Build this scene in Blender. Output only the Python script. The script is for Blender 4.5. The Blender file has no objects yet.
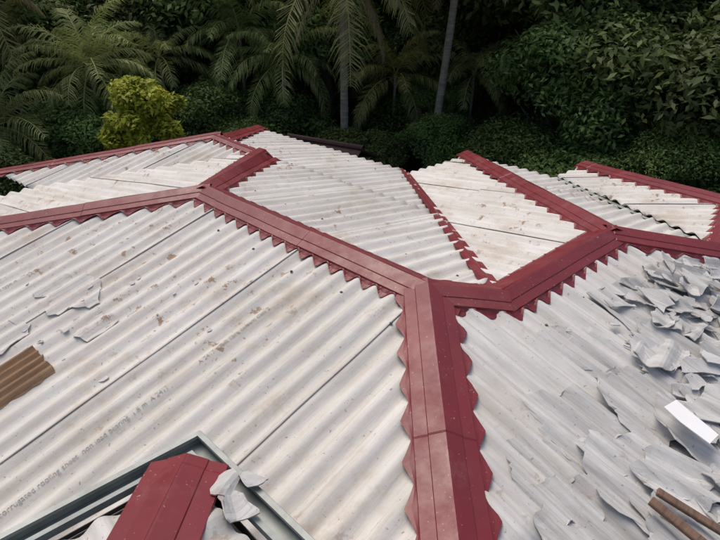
import bpy, bmesh, math, random
import numpy as np
from mathutils import Vector, Matrix, noise
random.seed(7); np.random.seed(7)
PI=math.pi
scn=bpy.context.scene
col=scn.collection

# ------------------------------------------------------------------ helpers
def link(o,parent=None):
    col.objects.link(o)
    if parent is not None: o.parent=parent
    return o
def empty(name,loc=(0,0,0)):
    e=bpy.data.objects.new(name,None); e.location=loc; e.empty_display_size=.3
    return link(e)
def mesh_obj(name,verts,faces,mat=None,parent=None,smooth=False,tone=None):
    me=bpy.data.meshes.new(name); me.from_pydata([tuple(v) for v in verts],[],faces); me.update()
    if mat: me.materials.append(mat)
    if smooth: me.polygons.foreach_set('use_smooth',[True]*len(me.polygons))
    return link(bpy.data.objects.new(name,me),parent)
def solid(o,t,off=-1):
    m=o.modifiers.new('thickness','SOLIDIFY'); m.thickness=t; m.offset=off; return o
def nt(name):
    m=bpy.data.materials.new(name); m.use_nodes=True
    n=m.node_tree.nodes; l=m.node_tree.links
    return m,n,l,n['Principled BSDF']
def mathn(n,l,op,a,b=None,c=None):
    x=n.new('ShaderNodeMath'); x.operation=op
    for i,v in enumerate((a,b,c)):
        if v is None: continue
        if isinstance(v,(int,float)): x.inputs[i].default_value=v
        else: l.new(v,x.inputs[i])
    return x.outputs[0]
def noisen(n,l,vec,scale,detail=4,rough=.55,mapscale=None,off=(0,0,0)):
    if mapscale is not None:
        mp=n.new('ShaderNodeMapping'); mp.inputs['Scale'].default_value=mapscale; mp.inputs['Location'].default_value=off
        l.new(vec,mp.inputs['Vector']); vec=mp.outputs[0]
    t=n.new('ShaderNodeTexNoise'); t.inputs['Scale'].default_value=scale
    t.inputs['Detail'].default_value=detail; t.inputs['Roughness'].default_value=rough
    l.new(vec,t.inputs['Vector']); return t.outputs['Fac']
def ramp(n,l,fac,stops):
    r=n.new('ShaderNodeValToRGB'); e=r.color_ramp.elements
    while len(e)<len(stops): e.new(.5)
    for i,(p,c) in enumerate(stops):
        e[i].position=p; e[i].color=(c,c,c,1) if isinstance(c,(int,float)) else (*c,1)
    l.new(fac,r.inputs[0]); return r.outputs[0]
def mix(n,l,fac,a,b,mode='MIX'):
    m=n.new('ShaderNodeMix'); m.data_type='RGBA'; m.blend_type=mode
    for s,v in ((m.inputs[0],fac),(m.inputs[6],a),(m.inputs[7],b)):
        if isinstance(v,(int,float)): s.default_value=v
        elif isinstance(v,tuple): s.default_value=(*v,1)
        else: l.new(v,s)
    return m.outputs[2]

# ------------------------------------------------------------------ materials
def mat_sheet(name,base,dirt,brown=.5,dirty=.5):
    m,n,l,b=nt(name)
    tc=n.new('ShaderNodeTexCoord').outputs['Object']
    at=n.new('ShaderNodeAttribute'); at.attribute_name='tone'
    tone=at.outputs['Fac']
    c=mix(n,l,ramp(n,l,noisen(n,l,tc,1.1,6,.6),[(.3,0),(.75,1)]),base,tuple(x*.82 for x in base))
    # broad cloudy weathering
    c=mix(n,l,ramp(n,l,noisen(n,l,tc,3.6,8,.7,(1,.6,1),(8,2,1)),[(.42,0),(.72,.55*dirty+.1)]),c,dirt)
    # streaks along the flutes
    st=noisen(n,l,tc,1.0,6,.68,(17,1.0,4))
    c=mix(n,l,mathn(n,l,'MULTIPLY',ramp(n,l,st,[(.44,0),(.68,1)]),dirty),c,dirt)
    st2=noisen(n,l,tc,1.0,5,.7,(60,2.2,9),(5,3,2))
    c=mix(n,l,mathn(n,l,'MULTIPLY',ramp(n,l,st2,[(.55,0),(.72,1)]),dirty*.6),c,tuple(x*.75 for x in dirt))
    # grime in troughs
    sp=n.new('ShaderNodeSeparateXYZ'); l.new(tc,sp.inputs[0])
    tr=mathn(n,l,'MULTIPLY',ramp(n,l,mathn(n,l,'MULTIPLY_ADD',sp.outputs[2],20.0,.5),[(0.0,1),(.55,0)]),
             ramp(n,l,noisen(n,l,tc,2.2,5,.6),[(.35,0.05),(.7,.75)]))
    c=mix(n,l,mathn(n,l,'MULTIPLY',tr,.5*dirty+.1),c,tuple(x*.8 for x in dirt))
    # tan mud stains + specks
    s1=mathn(n,l,'MULTIPLY',ramp(n,l,noisen(n,l,tc,2.3,8,.74,(1,.8,1),(3,1,0)),[(.53,0),(.67,1)]),brown*.6)
    c=mix(n,l,s1,c,(.42,.335,.245))
    big=ramp(n,l,noisen(n,l,tc,.8,2,.5,(1,1,1),(4,6,0)),[(.46,0),(.58,1)])
    s2=mathn(n,l,'MULTIPLY',mathn(n,l,'MULTIPLY',ramp(n,l,noisen(n,l,tc,9,6,.75),[(.585,0),(.63,1)]),big),brown)
    c=mix(n,l,s2,c,(.29,.19,.12))
    s3=ramp(n,l,noisen(n,l,tc,44,3,.6),[(.665,0),(.70,.7)])
    c=mix(n,l,s3,c,(.2,.19,.17))
    c=mix(n,l,1.0,c,mix(n,l,tone,(.88,.88,.87),(1,1,1)),'MULTIPLY')
    l.new(c,b.inputs['Base Color']); b.inputs['Roughness'].default_value=.78
    bm=n.new('ShaderNodeBump'); bm.inputs['Strength'].default_value=.4; bm.inputs['Distance'].default_value=.004
    l.new(noisen(n,l,tc,45,5,.6),bm.inputs['Height']); l.new(bm.outputs[0],b.inputs['Normal'])
    return m
M_SHEET=mat_sheet('fibre_cement_sheet',(.71,.69,.655),(.47,.435,.385),.95,.75)
M_SHEETR=mat_sheet('fibre_cement_sheet_worn',(.67,.66,.64),(.42,.405,.38),.45,.9)
M_FRAG=mat_sheet('broken_fibre_cement',(.62,.615,.605),(.33,.32,.31),.35,1.0)
M_BROWN=mat_sheet('brown_stained_sheet',(.40,.24,.13),(.10,.055,.03),.3,.7)
def mat_simple(name,c,rough=.5,metal=0,var=.2,scale=8,bump=.0,c2=None,mapscale=None):
    m,n,l,b=nt(name); tc=n.new('ShaderNodeTexCoord').outputs['Object']
    f=noisen(n,l,tc,scale,6,.6,mapscale)
    cc=mix(n,l,ramp(n,l,f,[(.3,0),(.7,1)]),c,c2 if c2 else tuple(x*(1-var) for x in c))
    l.new(cc,b.inputs['Base Color']); b.inputs['Roughness'].default_value=rough; b.inputs['Metallic'].default_value=metal
    if bump:
        bm=n.new('ShaderNodeBump'); bm.inputs['Strength'].default_value=bump; bm.inputs['Distance'].default_value=.01
        l.new(f,bm.inputs['Height']); l.new(bm.outputs[0],b.inputs['Normal'])
    return m
def mat_maroon():
    m,n,l,b=nt('maroon_painted_steel'); tc=n.new('ShaderNodeTexCoord').outputs['Object']
    c=mix(n,l,ramp(n,l,noisen(n,l,tc,1.7,5,.6),[(.3,0),(.7,1)]),(.19,.017,.022),(.135,.013,.018))
    c=mix(n,l,ramp(n,l,noisen(n,l,tc,5,8,.75),[(.54,0),(.8,.3)]),c,(.34,.2,.18))
    c=mix(n,l,ramp(n,l,noisen(n,l,tc,70,2,.5),[(.7,0),(.74,.5)]),c,(.45,.38,.35))
    l.new(c,b.inputs['Base Color'])
    l.new(ramp(n,l,noisen(n,l,tc,6,5,.7),[(.3,.28),(.7,.58)]),b.inputs['Roughness'])
    return m
M_MAR=mat_maroon()
M_GUT=mat_simple('grey_gutter_metal',(.33,.36,.34),.42,.1,.55,7)
M_DARK=mat_simple('dark_steel',(.10,.09,.08),.6)
M_WALL=mat_simple('painted_plaster_wall',(.55,.50,.40),.85,0,.15,3,.2)
M_GLASS=mat_simple('window_glass',(.03,.04,.045),.08)
M_WOOD=mat_simple('old_wood',(.20,.12,.08),.8,0,.5,4,.4,None,(2,14,14))
M_SOIL=mat_simple('forest_ground',(.05,.045,.028),.95,0,.5,.6,.4,(.035,.06,.02))
M_BARK=mat_simple('bark',(.10,.085,.065),.9,0,.5,5,.6)
M_PBARK=mat_simple('palm_bark',(.34,.31,.26),.9,0,.55,3,.6,None,(1,1,7))
M_INK=mat_simple('stamp_ink',(.44,.42,.39),.8,0,.45,40)
M_PAPER=mat_simple('white_offcut',(.82,.82,.82),.6,0,.06,5)
M_OLD=mat_simple('weathered_red_roof',(.06,.028,.024),.8,0,.4,5)
def mat_leaf(name,c1,c2,tr=.2):
    m,n,l,b=nt(name)
    at=n.new('ShaderNodeAttribute'); at.attribute_name='tone'
    oi=n.new('ShaderNodeObjectInfo')
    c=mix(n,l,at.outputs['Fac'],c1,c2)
    hs=n.new('ShaderNodeHueSaturation'); l.new(c,hs.inputs['Color'])
    l.new(mathn(n,l,'MULTIPLY_ADD',oi.outputs['Random'],.04,.475),hs.inputs['Hue'])
    l.new(mathn(n,l,'MULTIPLY_ADD',oi.outputs['Random'],.7,.72),hs.inputs['Value'])
    l.new(hs.outputs[0],b.inputs['Base Color']); b.inputs['Roughness'].default_value=.55
    b.inputs['Specular IOR Level'].default_value=.22
    t=n.new('ShaderNodeBsdfTranslucent'); l.new(hs.outputs[0],t.inputs['Color'])
    mx=n.new('ShaderNodeMixShader'); mx.inputs[0].default_value=tr
    l.new(b.outputs[0],mx.inputs[1]); l.new(t.outputs[0],mx.inputs[2])
    l.new(mx.outputs[0],n['Material Output'].inputs['Surface']); return m
M_LEAF=mat_leaf('leaf_green',(.040,.070,.020),(.145,.225,.065),.28)
M_LEAFY=mat_leaf('leaf_yellow_green',(.20,.28,.02),(.46,.56,.06),.3)
M_PALM=mat_leaf('palm_leaf',(.10,.135,.04),(.34,.36,.14),.28)
M_DRY=mat_leaf('dry_palm_leaf',(.24,.20,.10),(.50,.44,.24))

# ------------------------------------------------------------------ roof survey (metres)
A=Vector((.414,2.912,4.400)); B=Vector((-1.334,4.525,4.400))
C=Vector((.869,2.932,4.328)); D=Vector((1.922,3.852,4.328))
V=Vector((.572,6.851,3.725)); H=Vector((-1.589,8.689,3.777)); E=Vector((1.504,7.562,3.714))
F=Vector((-1.100,6.271,4.130)); G=Vector((-1.80,6.995,4.130))
Mj=Vector((2.821,3.791,4.190)); N=Vector((3.416,4.649,4.190))
P=Vector((2.894,6.912,3.770)); Q=Vector((2.471,6.651,3.721))
S=Vector((.344,-1.228,3.766)); T=Vector((-5.528,4.358,3.759))
FV=Vector((-3.80,6.163,3.698)); GL=Vector((-4.68,6.880,3.671))
RE=Vector((4.302,2.097,3.705)); CE=Vector((2.761,.763,3.705)); NR=Vector((5.328,3.312,3.705))
PITCH=.146; AMP=.0172
class Face:
    def __init__(s,o,grad,name,phase=0.0,sheetw=1.022,raise_=0):
        s.o=Vector(o)+Vector((0,0,raise_)); s.g=grad; s.name=name; s.ph=phase; s.sw=sheetw
        d=Vector((-grad[0],-grad[1],0)); sl=d.length; d.normalize()
        s.v=Vector((d.x,d.y,-sl)).normalized(); s.u=Vector((-d.y,d.x,0)); 
        s.n=s.u.cross(s.v)
        if s.n.z<0: s.u=-s.u; s.n=s.u.cross(s.v)
        s.M=Matrix(((s.u.x,s.v.x,s.n.x,s.o.x),(s.u.y,s.v.y,s.n.y,s.o.y),(s.u.z,s.v.z,s.n.z,s.o.z),(0,0,0,1)))
    def z(s,x,y): return s.o.z+s.g[0]*(x-s.o.x)+s.g[1]*(y-s.o.y)
    def uc(s,x,y): return (x-s.o.x)*s.u.x+(y-s.o.y)*s.u.y
    def wave(s,u): return AMP*math.cos(2*PI*(u+s.ph)/PITCH)
    def zw(s,x,y): return s.z(x,y)+s.wave(s.uc(x,y))/s.n.z
    def loc(s,p):
        q=Vector((p[0],p[1],s.z(p[0],p[1])))-s.o
        return (q.dot(s.u),q.dot(s.v))
def fdir(p,ang,m,name,**k):
    a=math.radians(ang); return Face(p,(-m*math.cos(a),-m*math.sin(a)),name,**k)
def f3(p,q,r,name,**k):
    a=q-p; b=r-p; det=a.x*b.y-a.y*b.x
    gx=(a.z*b.y-a.y*b.z)/det; gy=(a.x*b.z-a.z*b.x)/det
    return Face(p,(gx,gy),name,**k)
fL=fdir(A,227.3,.214,'near_left_slope'); fI=fdir(A,47.3,.216,'inner_slope',phase=.03)
fR=fdir(C,-48.9,.216,'near_right_slope',phase=.05); fJ=fdir(C,131.1,.200,'courtyard_slope')
fE1=fdir(B,137.3,.205,'left_end_slope'); fW3=f3(F,G,FV,'left_wing_slope',raise_=.05)
fW3e=f3(G,H,GL,'left_wing_end'); fE2=f3(D,E,Mj,'right_end_slope')
fW4=f3(Mj,N,P,'right_wing_slope',raise_=.03); fW4r=f3(Mj,N,NR,'right_wing_near_slope'); fW4e=f3(N,P,NR,'right_wing_end')

def corrugated(face,polys,mat,parent,laps=(),vstep=.11):
    """overlapping corrugated sheets, each clipped to the roof polygon(s)"""
    out_v=[];out_f=[];out_t=[]
    du=PITCH/10
    for poly in polys:
        pl=[face.loc(p) for p in poly]
        area=sum(pl[i][0]*pl[(i+1)%len(pl)][1]-pl[(i+1)%len(pl)][0]*pl[i][1] for i in range(len(pl)))
        if area<0: pl=pl[::-1]
        umin=min(p[0] for p in pl); umax=max(p[0] for p in pl); vmin=min(p[1] for p in pl); vmax=max(p[1] for p in pl)
        k0=math.floor(umin/face.sw); k1=math.floor(umax/face.sw)
        cuts=[vmin-.01]+[x for x in laps if vmin<x<vmax]+[vmax+.01]
        for k in range(k0,k1+1):
            for j in range(len(cuts)-1):
                rs=random.Random(k*31+j*7+len(face.name))
                u0=k*face.sw; u1=u0+face.sw+PITCH*.55
                v0=cuts[j]-(.0); v1=cuts[j+1]+(.13+rs.uniform(-.02,.03) if j<len(cuts)-2 else 0)
                nu=int(round((u1-u0)/du)); nv=max(2,int((v1-v0)/vstep))
                bm=bmesh.new(); grid=[]
                rot=rs.uniform(-.004,.004)
                for iv in range(nv+1):
                    row=[]
                    for iu in range(nu+1):
                        u=u0+(u1-u0)*iu/nu; v=v0+(v1-v0)*iv/nv
                        t=(u-u0)/face.sw
                        z=face.wave(u)+.009*(1-t)+.012*(1-((v-v0)/(v1-v0)))*(1 if j<len(cuts)-1 and j>0 else 0)*-1
                        z+=.008*(len(cuts)-2-j)
                        z+=.007*noise.noise(Vector((u*1.1,v*1.4,k*3.1)))
                        row.append(bm.verts.new((u+rot*v+.005*noise.noise(Vector((u*2,v*1.7,3))),v,z)))
                    grid.append(row)
                for iv in range(nv):
                    for iu in range(nu):
                        bm.faces.new((grid[iv][iu],grid[iv][iu+1],grid[iv+1][iu+1],grid[iv+1][iu]))
                for i in range(len(pl)):
                    a=pl[i]; b=pl[(i+1)%len(pl)]
                    dx,dy=b[0]-a[0],b[1]-a[1]; L=math.hypot(dx,dy)
                    bmesh.ops.bisect_plane(bm,geom=bm.verts[:]+bm.edges[:]+bm.faces[:],dist=1e-5,
                        plane_co=(a[0],a[1],0),plane_no=(dy/L,-dx/L,0),clear_outer=True)
                tone=rs.random()
                bm.verts.index_update(); off=len(out_v)
                for vv in bm.verts: out_v.append(vv.co.copy()); out_t.append(tone)
                for ff in bm.faces: out_f.append([off+x.index for x in ff.verts])
                bm.free()
    o=mesh_obj(face.name,out_v,out_f,mat,parent,True)
    at=o.data.attributes.new('tone','FLOAT','POINT'); at.data.foreach_set('value',out_t)
    o.matrix_world=face.M
    solid(o,.006)
    return o

house=empty('house')
def isect(p,d,q,r):
    e=r-q; det=d.x*(-e.y)+e.x*d.y
    t=((q.x-p.x)*(-e.y)+e.x*(q.y-p.y))/det
    return p+d*t
Fe=isect(F,Vector((fI.v.x,fI.v.y,0)),H,V)
corrugated(fL,[[A,B,T,S]],M_SHEET,house)
corrugated(fI,[[A,B,F,Fe,V,C],[F,G,H,Fe]],M_SHEET,house,laps=(1.55,))
corrugated(fR,[[A,C,CE,S],[C,D,Mj,RE,CE]],M_SHEETR,house,laps=(.95,))
corrugated(fJ,[[C,D,E,V]],M_SHEET,house,laps=(1.6,))
corrugated(fE1,[[B,F,FV,T]],M_SHEET,house)
corrugated(fW3,[[F,G,GL,FV]],M_SHEET,house)
corrugated(fW3e,[[G,H,Vector((-2.9,7.35,0)),GL]],M_SHEET,house)
corrugated(fE2,[[D,E,Q,Mj]],M_SHEET,house,laps=(1.3,))
corrugated(fW4,[[Mj,N,P,Q]],M_SHEET,house,laps=(1.2,))
corrugated(fW4r,[[Mj,N,NR,RE]],M_SHEETR,house)
corrugated(fW4e,[[N,P,NR]],M_SHEET,house)

def cap(name,P0,P1,fa,fb,dz=0,e0=0,e1=0,w=.135,teeth=.048,parent=None,seam=2.1,lift=0,flat=False):
    """folded ridge cap; fa = slope on the left of P0->P1, fb = on the right. Saw-toothed apron over the flutes"""
    d=Vector((P1.x-P0.x,P1.y-P0.y,0)); L=d.length; d.normalize(); nrm=Vector((-d.y,d.x,0))
    n=int((L+e0+e1)/.010); verts=[];faces=[]
    prof=[(0,.066),(.010,.063),(.078,.047),(.081,.041),(w,.031)]
    for sg,f in ((1,fa),(-1,fb)):
        base=len(verts); R=len(prof)+(3 if teeth else 1)
        for i in range(n+1):
            s=-e0+(L+e0+e1)*i/n
            c=Vector((P0.x,P0.y,0))+d*s
            zc=max(.5*(fa.z(c.x,c.y)+fb.z(c.x,c.y)),min(fa.z(c.x,c.y),fb.z(c.x,c.y)))
            lip=.004 if (s%seam)<seam*.5 else 0
            bump=.005*noise.noise(Vector((s*2.1,P0.x*3,sg)))
            for dd,h in prof:
                q=c+nrm*sg*dd; t=min(1,dd/.06)
                verts.append((q.x,q.y,(1-t)*zc+t*f.z(q.x,q.y)+h+dz+lip+bump+lift))
            q=c+nrm*sg*(w+.002); verts.append((q.x,q.y,f.z(q.x,q.y)+.023+dz+lift))
            if teeth:
                x=((f.uc(q.x,q.y)+f.ph)/PITCH)%1.0
                tri=1-abs(2*x-1)        # 0 on the crest, 1 in the trough
                tooth=.010+teeth*tri*(1+.16*noise.noise(Vector((s*9,0,sg))))
                for k,fr in ((0,.45),(1,1.0)):
                    q=c+nrm*sg*(w+.002+tooth*fr)
                    if flat: zz=f.z(q.x,q.y)+(.028 if k==0 else .026)
                    else: zz=max(f.zw(q.x,q.y)+.016,f.z(q.x,q.y)+(.013 if k==0 else .004))
                    verts.append((q.x,q.y,zz))
        for i in range(n):
            for r in range(R-1):
                a=base+i*R+r; b_=a+R
                faces.append((a,a+1,b_+1,b_) if sg<0 else (a,b_,b_+1,a+1))
    o=mesh_obj(name,verts,faces,M_MAR,parent); solid(o,.003,0); return o
cap('ridge_cap_front',A,B,fL,fI,.002,.02,.03,parent=house)
cap('hip_cap_front',A,S,fR,fL,.010,.05,0,w=.145,teeth=.046,parent=house,flat=True)
cap('hip_cap_short',A,C,fI,fR,.006,.02,.05,parent=house)
cap('ridge_cap_right',C,D,fJ,fR,.002,.06,.05,parent=house)
cap('hip_cap_left',B,T,fL,fE1,.006,.05,0,parent=house)
cap('hip_cap_mid',B,F,fE1,fI,.004,.05,.05,parent=house)
cap('ridge_cap_wing',F,G,fW3,fI,-.01,.05,.05,parent=house)
cap('hip_cap_wing_left',G,GL,fW3,fW3e,-.006,.05,0,parent=house)
cap('hip_cap_wing_back',G,H,fW3e,fI,-.006,.05,0,parent=house)
cap('hip_cap_back_right',D,E,fJ,fE2,.006,.05,.05,parent=house)
cap('hip_cap_right',D,Mj,fE2,fR,.010,.05,.1,parent=house)
cap('ridge_cap_right_wing',Mj,N,fW4,fW4r,.006,.08,.05,parent=house)
cap('hip_cap_right_wing',N,P,fW4,fW4e,.010,.05,0,parent=house)
cap('hip_cap_far_right',N,NR,fW4e,fW4r,.012,.05,0,parent=house)

def valley(name,P0,P1,fa,fb,w=.06,mat=M_MAR,h=.012):
    d=Vector((P1.x-P0.x,P1.y-P0.y,0)); L=d.length; d.normalize(); nrm=Vector((-d.y,d.x,0))
    n=int(L/.05); v=[];f=[]
    for i in range(n+1):
        c=Vector((P0.x,P0.y,0))+d*(L*i/n)
        for off in (-w,-w*.5,0,w*.5,w):
            q=c+nrm*off; ff=fa if off>0 else fb
            z=ff.z(q.x,q.y) if off else .5*(fa.z(q.x,q.y)+fb.z(q.x,q.y))
            v.append((q.x,q.y,z+h+(.012 if off==0 else 0)))
    for i in range(n):
        for r in range(4): a=i*5+r; f.append((a,a+5,a+6,a+1))
    o=mesh_obj(name,v,f,mat,house); solid(o,.003)
valley('valley_flashing',C,V+ (V-C)*.01,fI,fJ,.060,h=.024)
valley('valley_flashing_right',Mj,Q,fW4,fE2,.04,M_GUT,-.01)

# --- roof bolts
def bolts(face,poly,rows,parent,name):
    v=[];f=[]
    pl=[face.loc(p) for p in poly]
    def inside(u,w):
        c=False
        for i in range(len(pl)):
            a=pl[i];b=pl[(i+1)%len(pl)]
            if (a[1]>w)!=(b[1]>w) and u<(b[0]-a[0])*(w-a[1])/(b[1]-a[1])+a[0]: c=not c
        return c
    for r in rows:
        for k in range(-60,60):
            if k%3: continue
            u=k*PITCH-face.ph; w=r+random.uniform(-.02,.02)
            if not inside(u,w): continue
            b0=len(v); z0=AMP+.006
            for i in range(8):
                a=i*PI/4; v.append((u+.011*math.cos(a),w+.011*math.sin(a),z0))
            for i in range(8):
                a=i*PI/4; v.append((u+.005*math.cos(a),w+.005*math.sin(a),z0+.007))
            f.append(tuple(b0+8+i for i in range(8)))
            for i in range(8): f.append((b0+i,b0+(i+1)%8,b0+8+(i+1)%8,b0+8+i))
    o=mesh_obj(name,v,f,M_DARK,parent); o.matrix_world=face.M
bolts(fL,[A,B,T,S],(.33,),house,'roof_bolts_left')
bolts(fR,[A,C,D,Mj,RE,S],(.3,1.0,2.2),house,'roof_bolts_right')
bolts(fI,[A,B,F,Fe,V,C],(.4,1.6,2.6),house,'roof_bolts_inner')

# --- factory stamp lettering along crests
def stamp(face,xy,txt,size,flip=False,name='sheet_stamp'):
    cu=bpy.data.curves.new(name,'FONT'); cu.body=txt; cu.size=size; cu.resolution_u=2
    t=link(bpy.data.objects.new('tmp',cu)); dg=bpy.context.evaluated_depsgraph_get()
    me=bpy.data.meshes.new_from_object(t.evaluated_get(dg)); bpy.data.objects.remove(t)
    u0,v0=face.loc((xy[0],xy[1])); u0=round((u0+face.ph)/PITCH)*PITCH-face.ph
    k=math.floor(u0/face.sw)
    for vv in me.vertices:
        x,y=vv.co.x,vv.co.y-size*.35
        u,w=(u0+y,v0-x) if not flip else (u0-y,v0+x)
        z=face.wave(u)+.009*(1-(u-k*face.sw)/face.sw)+.007*noise.noise(Vector((u*1.1,w*1.4,k*3.1)))+.002
        vv.co=(u,w,z)
    me.materials.clear(); me.materials.append(M_INK)
    o=link(bpy.data.objects.new(name,me),house); o.matrix_world=face.M
stamp(fL,(-1.75,1.75),'corrugated roofing sheet  non load bearing  1.8 m  A 2417',.040)
stamp(fL,(-.95,2.55),'A 2417 sheet fibre cement class 2',.040)
stamp(fL,(-2.9,3.2),'corrugated roofing sheet type A',.040)
stamp(fR,(.95,2.3),'roofing sheet A 2417',.040,True)
stamp(fR,(1.25,2.75),'corrugated sheet type A',.040,True)
stamp(fI,(-.4,4.5),'corrugated roofing sheet',.040,True)
stamp(fI,(.3,4.9),'fibre cement sheet',.040,True)

# ------------------------------------------------------------------ upper roof corner (where the photographer stands)
K=Vector((-.668,1.688,4.490)); a_=Vector((-.766,-.643,0)).normalized(); b_=Vector((.719,-.695,0)).normalized()
na=(b_-a_*b_.dot(a_)).normalized(); nb=(a_-b_*a_.dot(b_)).normalized(); sn=a_.cross(b_).length
def corner(i): return K+(a_+b_)*(i/sn)
def sweep(name,prof,mat,parent,L=4.6):
    v=[];f=[];R=len(prof)
    for i,z in prof: v.append(K+a_*L+na*i+Vector((0,0,z)))
    for i,z in prof: v.append(corner(i)+Vector((0,0,z)))
    for i,z in prof: v.append(K+b_*L+nb*i+Vector((0,0,z)))
    for c in range(2):
        for r in range(R-1): q=c*R+r; f.append((q,q+1,q+R+1,q+R))
    o=mesh_obj(name,v,f,mat,parent); solid(o,.004); return o
sweep('eave_gutter',[(.020,-.010),(.022,.003),(.004,.005),(0,-.002),(0,-.03),(.008,-.05),(.075,-.05),(.08,-.03),(.08,.006),(.102,.008),(.104,-.02)],M_GUT,house)
sweep('eave_fascia',[(.130,-.02),(.130,-.18),(.15,-.18),(.15,-.02)],M_DARK,house)
Kp=corner(.165)+Vector((.012,-.02,.020))
Xp=Kp+(a_+b_)*4.4
ga=(na.x*.216,na.y*.216); gb=(nb.x*.216,nb.y*.216)
fUa=Face(Kp,ga,'upper_roof_left_slope',phase=.02); fUb=Face(Kp,gb,'upper_roof_right_slope',phase=.04)
corrugated(fUa,[[Kp,Kp+a_*4.4,Xp]],M_SHEETR,house); corrugated(fUb,[[Kp,Kp+b_*4.4,Xp]],M_SHEETR,house)
cap('upper_hip_cap',Kp,Xp,fUb,fUa,-.006,.06,0,w=.15,teeth=0,parent=house)

# ------------------------------------------------------------------ walls, windows, door
def prism(name,pts,z0,z1,mat,parent):
    n=len(pts); v=[(p[0],p[1],z0) for p in pts]+[(p[0],p[1],z1) for p in pts]
    f=[(i,(i+1)%n,n+(i+1)%n,n+i) for i in range(n)]+[tuple(range(n,2*n))]
    return mesh_obj(name,v,f,mat,parent)
outline=[S,T,FV,GL,H,V,E,Q,P,NR,RE]
ctr=Vector((0,3.6,0))
wp=[(ctr.x+(p.x-ctr.x)*.88,ctr.y+(p.y-ctr.y)*.88) for p in outline]
prism('walls',wp,0,3.55,M_WALL,house)
Ku=corner(.6); prism('upper_walls',[Ku,K+a_*4.2+b_*.6,K+(a_+b_)*4.2,K+b_*4.2+a_*.6],0,4.36,M_WALL,house)
def window(p,q,t,wd=1.1,z0=1.0,z1=2.2,nm='window'):
    p=Vector((p[0],p[1],0));q=Vector((q[0],q[1],0)); d=(q-p).normalized(); nn=Vector((d.y,-d.x,0))
    if nn.dot(p-ctr)<0: nn=-nn
    c=p.lerp(q,t)
    def box(x0,x1,za,zb,off,th,mat,name):
        v=[]
        for o in (off,off+th):
            for x,z in ((x0,za),(x1,za),(x1,zb),(x0,zb)):
                v.append(c+d*x+nn*o+Vector((0,0,z)))
        mesh_obj(name,v,[(0,1,2,3),(7,6,5,4),(0,4,5,1),(1,5,6,2),(2,6,7,3),(3,7,4,0)],mat,house)
    h=wd/2
    box(-h,h,z0,z1,.004,.02,M_GLASS,nm+'_pane')
    for x in (-h,-.03,h-.06): box(x,x+.06,z0,z1,.026,.05,M_WOOD,nm+'_frame')
    box(-h-.05,h+.05,z0-.07,z0-.003,.004,.1,M_WOOD,nm+'_sill'); box(-h-.05,h+.05,z1+.003,z1+.07,.004,.07,M_WOOD,nm+'_head')
window(wp[0],wp[1],.5); window(wp[3],wp[4],.5); window(wp[4],wp[5],.5); window(wp[6],wp[7],.5,.8); window(wp[9],wp[10],.5); window(wp[5],wp[6],.5,.9,.02,2.1,'door')

# ------------------------------------------------------------------ broken sheets lying on the roof
def fragment(face,u,v,z,sx,sy,yaw,tx,ty,ncut,rs,acc,rect=False,pitch=PITCH,amp=AMP,rag=1.0):
    bm=bmesh.new(); nu=max(4,int(sx/(pitch/9))); nv=max(3,int(sy/.05)); g=[]
    ph=rs.random()*pitch if not rect else 0
    for j in range(nv+1):
        row=[]
        for i in range(nu+1):
            x=-sx/2+sx*i/nu; y=-sy/2+sy*j/nv
            row.append(bm.verts.new((x,y,amp*math.cos(2*PI*(x+ph)/pitch))))
        g.append(row)
    for j in range(nv):
        for i in range(nu): bm.faces.new((g[j][i],g[j][i+1],g[j+1][i+1],g[j+1][i]))
    for k in range(ncut):
        an=2*PI*(k+rs.uniform(-.3,.3))/ncut; r=rs.uniform(.26,.48)
        no=Vector((math.cos(an),math.sin(an),0)); co=Vector((no.x*sx*r,no.y*sy*r,0))
        bmesh.ops.bisect_plane(bm,geom=bm.verts[:]+bm.edges[:]+bm.faces[:],dist=1e-5,plane_co=co,plane_no=no,clear_outer=True)
    for vv in bm.verts:
        if vv.is_boundary:
            q=noise.noise_vector(Vector((vv.co.x*17,vv.co.y*17,u*9+v*5)))
            vv.co.x+=q.x*.016*rag; vv.co.y+=q.y*.03*rag
    Mx=Matrix.Translation((u,v,z))@Matrix.Rotation(yaw,4,'Z')@Matrix.Rotation(tx,4,'X')@Matrix.Rotation(ty,4,'Y')
    off=len(acc[0]); bm.verts.index_update(); tone=rs.random()
    for vv in bm.verts: acc[0].append(Mx@vv.co); acc[2].append(tone)
    for ff in bm.faces: acc[1].append([off+x.index for x in ff.verts])
    bm.free()
def finish(acc,name,mat,face,parent=None,t=.006):
    o=mesh_obj(name,acc[0],acc[1],mat,parent,False)
    at=o.data.attributes.new('tone','FLOAT','POINT'); at.data.foreach_set('value',acc[2])
    o.matrix_world=face.M; solid(o,t); return o
rs=random.Random(23)
acc=([],[],[])
for (x,y,sx,sy,yaw,z) in [(1.15,2.05,.62,.9,.05,.022),(1.0,1.45,.7,.8,-.04,.030),(1.45,2.55,.65,.75,.09,.026),(1.3,1.75,.6,.7,.14,.05),
                         (1.75,2.9,.6,.7,-.08,.03),(1.55,2.2,.6,.7,-.12,.06),(2.1,3.0,.7,.6,.1,.03),(1.95,2.6,.7,.8,.06,.065),(1.5,1.3,.8,.8,.1,.06),
                         (.85,1.75,.45,.6,.02,.022),(1.25,2.55,.4,.6,-.03,.022),(1.45,1.75,.5,.6,.3,.085),(1.65,2.0,.45,.6,-.3,.095),(1.35,1.45,.5,.5,-.2,.085)]:
    u,v=fR.loc((x,y)); fragment(fR,u,v,z,sx,sy,yaw,rs.uniform(-.02,.02),rs.uniform(-.02,.02),6,rs,acc,rag=1.6)
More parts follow.
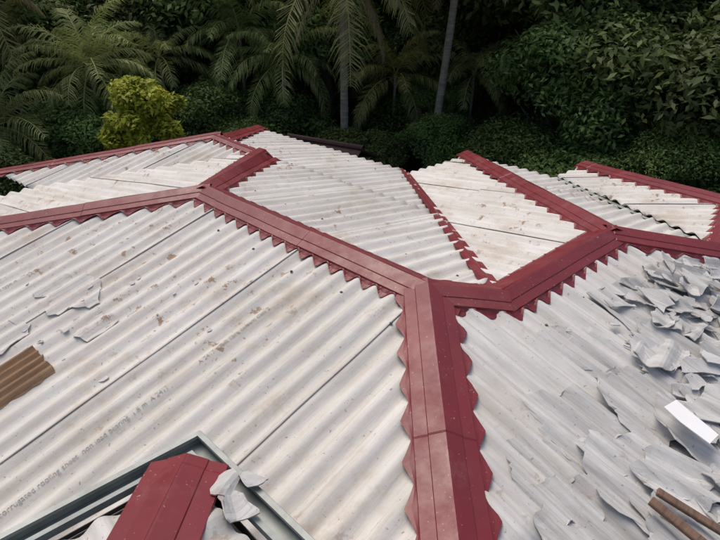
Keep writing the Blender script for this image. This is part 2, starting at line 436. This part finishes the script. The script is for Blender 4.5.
for i in range(520):
    while True:
        x=rs.uniform(.95,3.6); y=rs.uniform(.7,3.5)
        edge=1.22+.12*(y-1.6)
        if fR.loc((x,y))[1]<.42: continue
        if rs.random()<min(1,max(0.03,(x-edge)*3.0)): break
    u,v=fR.loc((x,y)); dens=min(1,max(0,(x-edge)*1.6))
    q=rs.random()
    if q<.34: sx=rs.uniform(.15,.32); sy=sx*rs.uniform(.9,2.0)
    elif q<.62: sx=rs.uniform(.05,.12); sy=sx*rs.uniform(2.2,4.5)
    else: sx=rs.uniform(.03,.11); sy=sx*rs.uniform(.8,1.8)
    tl=.35+.65*dens
    fragment(fR,u,v,.034+rs.random()*.10*dens,sx,sy,rs.gauss(0.15,.8),max(-.3,min(.3,rs.gauss(0,.11)*tl)),max(-.35,min(.35,rs.gauss(0,.15)*tl)),rs.choice([3,4,5,6]),rs,acc,amp=AMP*rs.choice([1,1,1,.3]))
finish(acc,'broken_roof_sheets',M_FRAG,fR)
acc=([],[],[])
for i in range(26):
    x=rs.gauss(-1.9,.4); y=rs.gauss(3.15,.3)
    u,v=fL.loc((x,y)); s=rs.uniform(.012,.035)
    fragment(fL,u,v,AMP*math.cos(2*PI*(u+fL.ph)/PITCH)+.013,s,s*rs.uniform(1,3.0),rs.gauss(0,.4),0,0,5,rs,acc,amp=.001,rag=.3)
finish(acc,'sheet_chips',M_FRAG,fL,t=.003)
acc=([],[],[])
for (x,y,sx,sy) in [(-2.0,3.25,.42,.5),(-2.35,2.95,.36,.34),(-1.75,3.0,.22,.3),(-2.3,3.5,.3,.34)]:
    u,v=fL.loc((x,y)); u=round((u+fL.ph)/PITCH)*PITCH-fL.ph
    fragment(fL,u,v,.016,sx,sy,0.0,0,0,5,rs,acc,rect=True,rag=1.3)
finish(acc,'cracked_sheet_piece',M_SHEET,fL)
acc=([],[],[])
u,v=fL.loc((-2.10,2.55)); u=round((u+fL.ph)/PITCH)*PITCH-fL.ph
fragment(fL,u,v,.026,.36,.46,0,0,0,0,random.Random(3),acc,rect=True,amp=AMP*1.0,pitch=.073,rag=.8)
finish(acc,'brown_sheet_piece',M_BROWN,fL)
# offcuts on the upper roof beside the hip cap
acc=([],[],[])
for (x,y,s,yaw) in [(-.50,1.40,.12,.4),(-.44,1.28,.14,1.2),(-.40,1.42,.09,2.0)]:
    u,v=fUb.loc((x,y)); fragment(fUb,u,v,.035,s,s*1.3,yaw,.1,.15,5,rs,acc)
finish(acc,'broken_roof_sheets',M_FRAG,fUb)
def plate(name,face,x,y,z,sx,sy,yaw,tx,ty,mat,th=.004):
    u,v=face.loc((x,y)); Mx=face.M@Matrix.Translation((u,v,z))@Matrix.Rotation(yaw,4,'Z')@Matrix.Rotation(tx,4,'X')@Matrix.Rotation(ty,4,'Y')
    pts=[(-sx/2,-sy/2),(sx*.42,-sy/2),(sx/2,-sy*.1),(sx*.38,sy/2),(-sx*.45,sy*.46)]
    vv=[(p[0],p[1],th) for p in pts]+[(p[0],p[1],0) for p in pts]; n=5
    o=mesh_obj(name,vv,[tuple(range(n)),tuple(range(2*n-1,n-1,-1))]+[(i,n+i,n+(i+1)%n,(i+1)%n) for i in range(n)],mat); o.matrix_world=Mx; return o
plate('white_offcut',fR,1.57,2.00,.185,.12,.24,-.15,.04,-.06,M_PAPER)
def batten(name,x,y,z,L,w,h,yaw,tx):
    u,v=fR.loc((x,y)); bm=bmesh.new(); bmesh.ops.create_cube(bm,size=1)
    for q in bm.verts: q.co=Vector((q.co.x*w,q.co.y*L,q.co.z*h))
    bmesh.ops.subdivide_edges(bm,edges=[e for e in bm.edges if abs((e.verts[0].co-e.verts[1].co).y)>.1],cuts=6)
    for q in bm.verts: q.co+=noise.noise_vector(q.co*3+Vector((x,y,0)))*.008
    bmesh.ops.bevel(bm,geom=bm.edges[:],offset=.004,segments=1,affect='EDGES')
    me=bpy.data.meshes.new(name); bm.to_mesh(me); bm.free(); me.materials.append(M_WOOD)
    o=link(bpy.data.objects.new(name,me)); o.matrix_world=fR.M@Matrix.Translation((u,v,z))@Matrix.Rotation(yaw,4,'Z')@Matrix.Rotation(tx,4,'X')
batten('wooden_batten',1.28,1.50,.165,.24,.045,.022,.0,.03)
batten('wooden_batten',1.37,1.56,.15,.28,.04,.022,.25,-.03)

# ------------------------------------------------------------------ ground
bm=bmesh.new(); bmesh.ops.create_grid(bm,x_segments=90,y_segments=90,size=300)
for q in bm.verts:
    r=math.hypot(q.co.x,q.co.y-4)
    q.co.z=-.02+max(0,min(1,(r-14)/40))*noise.noise(q.co*.02)*3
me=bpy.data.meshes.new('ground'); bm.to_mesh(me); bm.free(); me.materials.append(M_SOIL); link(bpy.data.objects.new('ground',me))

# ------------------------------------------------------------------ vegetation
def quads_mesh(name,V4,tone,mat):
    n=len(V4); me=bpy.data.meshes.new(name)
    me.vertices.add(n*4); me.vertices.foreach_set('co',V4.reshape(-1).astype(np.float32))
    me.loops.add(n*4); me.loops.foreach_set('vertex_index',np.arange(n*4,dtype=np.int32))
    me.polygons.add(n); me.polygons.foreach_set('loop_start',np.arange(0,n*4,4,dtype=np.int32))
    me.update(calc_edges=True)
    at=me.attributes.new('tone','FLOAT','POINT'); at.data.foreach_set('value',np.repeat(tone,4).astype(np.float32))
    me.materials.append(mat); return me
def norm(a): return a/np.maximum(1e-6,np.linalg.norm(a,axis=1,keepdims=True))
def crown_mesh(name,n,R,nclump,leaf,mat,seed,squash=.75,lo=.22,hi=.42):
    r=np.random.RandomState(seed)
    d=norm(r.normal(size=(nclump,3))); d[:,2]=np.where(d[:,2]<-.35,-d[:,2],d[:,2])
    cc=d*(r.uniform(.25,1,(nclump,1))**.55)*R*.78; cc[:,2]*=squash
    cr=r.uniform(lo,hi,nclump)*R; ct=r.uniform(0,1,nclump)
    w=cr**2; w/=w.sum(); idx=r.choice(nclump,n,p=w)
    dd=norm(r.normal(size=(n,3))+np.array([0,0,.25])); rad=r.uniform(.55,1.14,(n,1))
    p=cc[idx]+dd*cr[idx][:,None]*rad*np.array([1,1,.7])
    nn=norm(dd*.6+np.array([0,0,.7])+r.normal(size=(n,3))*.45)
    t=norm(np.cross(nn,r.normal(size=(n,3)))); b=np.cross(nn,t)
    L=leaf*r.uniform(.6,1.3,(n,1)); W=L*.42
    tip=p+t*L*.5-np.array([0,0,1])*L*.15; base=p-t*L*.5
    V4=np.stack([base,p+b*W*.5,tip,p-b*W*.5],1)
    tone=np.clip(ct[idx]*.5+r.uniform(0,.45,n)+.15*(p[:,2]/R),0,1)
    return quads_mesh(name,V4,tone,mat)
def tube(pts,rad,seg=8):
    v=[];f=[]
    for k,p in enumerate(pts):
        p=Vector(p); d=(Vector(pts[min(k+1,len(pts)-1)])-Vector(pts[max(k-1,0)])).normalized()
        x=d.orthogonal().normalized(); y=d.cross(x)
        for i in range(seg):
            a=2*PI*i/seg; v.append(p+(x*math.cos(a)+y*math.sin(a))*rad[k])
    for k in range(len(pts)-1):
        for i in range(seg):
            f.append((k*seg+i,k*seg+(i+1)%seg,(k+1)*seg+(i+1)%seg,(k+1)*seg+i))
    return v,f
crowns=[crown_mesh('crown_a',24000,2.6,46,.18,M_LEAF,1),crown_mesh('crown_b',24000,2.6,60,.16,M_LEAF,2,.9,.16,.34),
        crown_mesh('crown_c',22000,2.6,38,.20,M_LEAF,3,.7,.18,.42),crown_mesh('crown_d',28000,2.6,70,.13,M_LEAF,5,1.0,.12,.3)]
def trunk_mesh(seed,h=4.0):
    r=random.Random(seed); V_=[];F_=[]
    def add(p,q):
        o=len(V_); V_.extend(p); F_.extend([tuple(o+i for i in f) for f in q])
    pts=[(0,0,-.3)]; 
    for k in range(1,7): pts.append((pts[-1][0]+r.uniform(-.1,.1),pts[-1][1]+r.uniform(-.1,.1),h*k/6))
    add(*tube(pts,[.20,.17,.15,.14,.12,.11,.08]))
    for k in range(7):
        a=k*2*PI/7+r.uniform(-.3,.3); z0=h*r.uniform(.5,.95); L=r.uniform(1.2,2.2)
        s=Vector((pts[4][0],pts[4][1],z0)); q=[s+Vector((math.cos(a)*L*t,math.sin(a)*L*t,L*.9*t**1.3)) for t in (0,.35,.7,1)]
        add(*tube(q,[.07,.05,.035,.015],6))
    me=bpy.data.meshes.new('trunk'); me.from_pydata([tuple(x) for x in V_],[],F_); me.materials.append(M_BARK); return me
trunks=[trunk_mesh(1),trunk_mesh(2)]
cnt=[0]
def tree(x,y,ztop,s,name='broadleaf_tree',k=None,parent=None,squ=1.0):
    """ztop = height of the crown top"""
    cnt[0]+=1; k=cnt[0] if k is None else k
    if parent is None: par=empty(name,(x,y,0)); base=Vector((0,0,0))
    else: par=parent; base=Vector((x,y,0))
    cz=ztop-2.2*s*squ
    t=bpy.data.objects.new('trunk',trunks[k%2]); link(t,par); t.location=base; t.scale=(s,s,max(.15,cz/4.0)); t.rotation_euler=(0,0,k*1.3)
    c=bpy.data.objects.new('crown',crowns[k%4]); link(c,par); c.location=base+Vector((0,0,cz)); c.scale=(s,s,s*squ); c.rotation_euler=(0,0,k*2.1)
    return par
def frond(acc,base,az,el,L,droop,r,width=.55,nl=46,dry=0):
    """arching midrib with drooping leaflets"""
    pos=np.array(base,float); pts=[]; n=14; e=el
    for i in range(n+1):
        pts.append(pos.copy()); st=L/n
        pos=pos+st*np.array([math.cos(az)*math.cos(e),math.sin(az)*math.cos(e),math.sin(e)])
        e-=droop/n*(.5+1.0*i/n)
    pts=np.array(pts); side0=np.array([-math.sin(az),math.cos(az),0])
    for i in range(n):
        w=.03*(1-i/n)+.006; a,b=pts[i],pts[i+1]
        acc[0].append([a-side0*w,a+side0*w,b+side0*w*.9,b-side0*w*.9]); acc[1].append(.95)
    tb=r.uniform(-.15,.2)
    for j in range(nl):
        f=.13+.87*j/nl; x=f*n; i=min(n-1,int(x)); p=pts[i]+(pts[i+1]-pts[i])*(x-i); d=pts[i+1]-pts[i]; d/=np.linalg.norm(d)
        ll=width*L*.42*math.sin(PI*min(1,f*.85+.12))**.6*r.uniform(.8,1.15)+.05
        for sg in (-1,1):
            if r.random()<.06: continue
            q=side0*sg*.8+d*.65+np.array([0,0,r.uniform(-.3,.18)-dry*.5]); q/=np.linalg.norm(q)
            w=d*.021+np.array([0,0,.004])
            m=p+q*ll*.5; q2=q+np.array([0,0,-.85-dry]); q2/=np.linalg.norm(q2); e2=m+q2*ll*.5
            tn=min(1,max(0,r.uniform(.1,.9)+tb))
            acc[0].append([p-w*.7,p+w*.7,m+w*1.1,m-w*1.1]); acc[1].append(tn)
            acc[0].append([m-w*1.1,m+w*1.1,e2+w*.15,e2-w*.15]); acc[1].append(tn)
def palm_crown(name,seed,nf,L,mat,elr=(1.35,-.5),droop=1.5,dry=0,width=.55):
    r=random.Random(seed); acc=([],[])
    for k in range(nf):
        t=k/nf; az=k*2.39996+r.uniform(-.2,.2); el=elr[0]+(elr[1]-elr[0])*t+r.uniform(-.1,.1)
        frond(acc,(0,0,0),az,el,L*r.uniform(.8,1.08),droop*r.uniform(.8,1.2),r,dry=dry,width=width)
    return quads_mesh(name,np.array(acc[0]),np.array(acc[1]),mat)
PC=[palm_crown('palm_crown_a',1,24,3.4,M_PALM),palm_crown('palm_crown_b',2,20,3.4,M_PALM,(1.2,-.3),1.8)]
PD=palm_crown('palm_dead_fronds',4,6,2.8,M_DRY,(-.3,-1.0),.8,.5,.45)
def palm(x,y,z,s=1,lean=(0,0),k=0,name='coconut_palm',dead=True,tr=.11):
    par=empty(name,(x,y,0)); pts=[]; 
    for i in range(15):
        t=i/14; pts.append((-lean[0]*(1-t)**1.5,-lean[1]*(1-t)**1.5,-.2+(z+.2)*t))
    rad=[tr*(1.35-.45*min(1,i/4))*(1-.015*i)+(.006 if i%2 else 0) for i in range(15)]
    v,f=tube(pts,rad,10); mesh_obj('trunk',v,f,M_PBARK,par,True)
    c=link(bpy.data.objects.new('fronds',PC[k%2]),par); c.location=(0,0,z); c.scale=(s,)*3; c.rotation_euler=(0,0,k*1.7)
    if dead:
        c=link(bpy.data.objects.new('dry_fronds',PD),par); c.location=(0,0,z-.05); c.scale=(s*.9,)*3; c.rotation_euler=(0,0,k*2.3)
    return par
palm(-.35,13.2,6.0,.85,(.05,0),0)
palm(2.15,13.6,7.1,.95,(.6,0),1)
palm(-8.6,12.4,6.4,1.0,(.6,0),2)
palm(-6.2,18,6.8,1,(0,0),3)
for i,(x,y,z,s) in enumerate([(-6.1,13.2,3.9,.55),(-4.9,14.4,3.9,.5),(.9,14.8,3.4,.55),(-1.9,14.6,3.8,.55),(-7.6,11.6,3.0,.55),(2.9,14.8,3.4,.5),(-3.0,15.0,4.4,.55),(-8.6,14.4,4.2,.6)]):
    palm(x,y,z,s,(.1,0),i,'areca_palm',False,.05)
yb=crown_mesh('shrub_leaves',8000,1.0,30,.13,M_LEAFY,9,1.15,.15,.36)
sh=empty('yellow_green_shrub',(-4.25,11.0,0)); c=link(bpy.data.objects.new('leaves',yb),sh); c.location=(0,0,3.15); c.scale=(1.0,1.0,1.0)
t=link(bpy.data.objects.new('stems',trunks[0]),sh); t.scale=(.4,.4,.62)
for (x,y,zt,s) in [(4.6,12.4,5.4,.85),(6.4,11.8,6.0,.95),(8.7,11.0,5.7,1.0),(5.6,14.6,8.0,1.15),(8.2,13.8,8.4,1.25),(3.4,16.4,8.0,1.0),
                   (10.8,13.2,8.6,1.2),(-3.4,16.6,8.2,1.1),(-9.8,17.5,9.0,1.2),(-5.9,16.0,6.2,.85),(.5,17.6,8.2,1.0),(-7.4,15.6,5.6,.8),(11.2,9.2,5.0,.9),(-.9,16.4,5.8,.8),(2.0,16.2,5.4,.8)]:
    tree(x,y,zt,s)
ug=empty('undergrowth'); rr=random.Random(5)
spots=[(rr.uniform(-11,12.5),rr.uniform(11.4,17)) for i in range(46)]
for (x,y) in spots:
    s=rr.uniform(.36,.66)
    if -5.6<x<-3.2 and y<12.5: continue
    zt=rr.uniform(1.6,3.3)+ (y-11)*.15
    cnt[0]+=1
    c=link(bpy.data.objects.new('bush',crowns[cnt[0]%4]),ug); c.location=(x,y,zt-2.0*s); c.scale=(s*1.1,s*1.1,s); c.rotation_euler=(0,0,rr.random()*6)
for (x,y,zt,s) in [(4.4,10.6,3.0,.45),(5.9,10.0,3.5,.5),(7.3,9.2,3.3,.5),(8.9,8.6,3.4,.5),(-7.2,10.2,3.2,.4),(-2.6,12.6,2.8,.42)]:
    cnt[0]+=1
    c=link(bpy.data.objects.new('bush',crowns[cnt[0]%4]),ug); c.location=(x,y,zt-2.0*s); c.scale=(s*1.1,s*1.1,s); c.rotation_euler=(0,0,rr.random()*6)
dm=empty('distant_forest')
for row,(y0,n,hz,s) in enumerate([(19.5,12,5.0,1.15),(21.5,10,9.4,1.3),(25,10,7.5,1.7),(27.5,10,12.5,1.9)]):
    for i in range(n):
        x=(-1+2*(i+.5+rr.uniform(-.3,.3))/n)*y0*.88
        tree(x,y0+rr.uniform(-1.0,1.0),hz+rr.uniform(-1,1.0),s,parent=dm,squ=1.2)
# small outbuilding below the far eave
ob=empty('outbuilding',(-.75,11.6,0)); ob.rotation_euler=(0,0,math.radians(-28))
v=[(-.9,-.8,2.25),(.9,-.8,2.25),(.9,0,2.65),(-.9,0,2.65),(.9,.8,2.25),(-.9,.8,2.25)]
solid(mesh_obj('roof',v,[(0,1,2,3),(3,2,4,5)],M_OLD,ob),.03)
v,f=tube([(-.93,0,2.67),(.93,0,2.67)],[.06,.06],8); mesh_obj('ridge_cap',v,f,M_OLD,ob)
o=prism('walls',[(-.75,-.65),(.75,-.65),(.75,.65),(-.75,.65)],0,2.26,M_WALL,ob)

# ------------------------------------------------------------------ light, world, camera
EL,AZ=66,-35     # sun elevation / compass rotation
w=bpy.data.worlds.new('World'); scn.world=w; w.use_nodes=True
n=w.node_tree.nodes; l=w.node_tree.links; bg=n['Background']
sky=n.new('ShaderNodeTexSky'); sky.sky_type='NISHITA'; sky.sun_disc=False
sky.sun_elevation=math.radians(EL); sky.sun_rotation=math.radians(AZ); sky.air_density=1.0; sky.dust_density=5; sky.ozone_density=.5
l.new(sky.outputs[0],bg.inputs[0]); bg.inputs[1].default_value=.15
sd=bpy.data.lights.new('sun','SUN'); sd.energy=1.5; sd.angle=math.radians(40); sd.color=(1,.94,.86)
so=link(bpy.data.objects.new('sun',sd))
d=Vector((math.sin(math.radians(AZ))*math.cos(math.radians(EL)),math.cos(math.radians(AZ))*math.cos(math.radians(EL)),math.sin(math.radians(EL))))
so.rotation_euler=d.to_track_quat('Z','Y').to_euler(); so.location=(0,0,30)
cd=bpy.data.cameras.new('camera'); cd.lens=28; cd.sensor_width=36; cd.clip_end=1000; cd.clip_start=.05
co=link(bpy.data.objects.new('camera',cd)); co.location=(0,0,6.24); co.rotation_euler=(math.radians(60),0,0)
scn.camera=co
scn.view_settings.view_transform='Standard'; scn.view_settings.look='None'; scn.view_settings.exposure=0
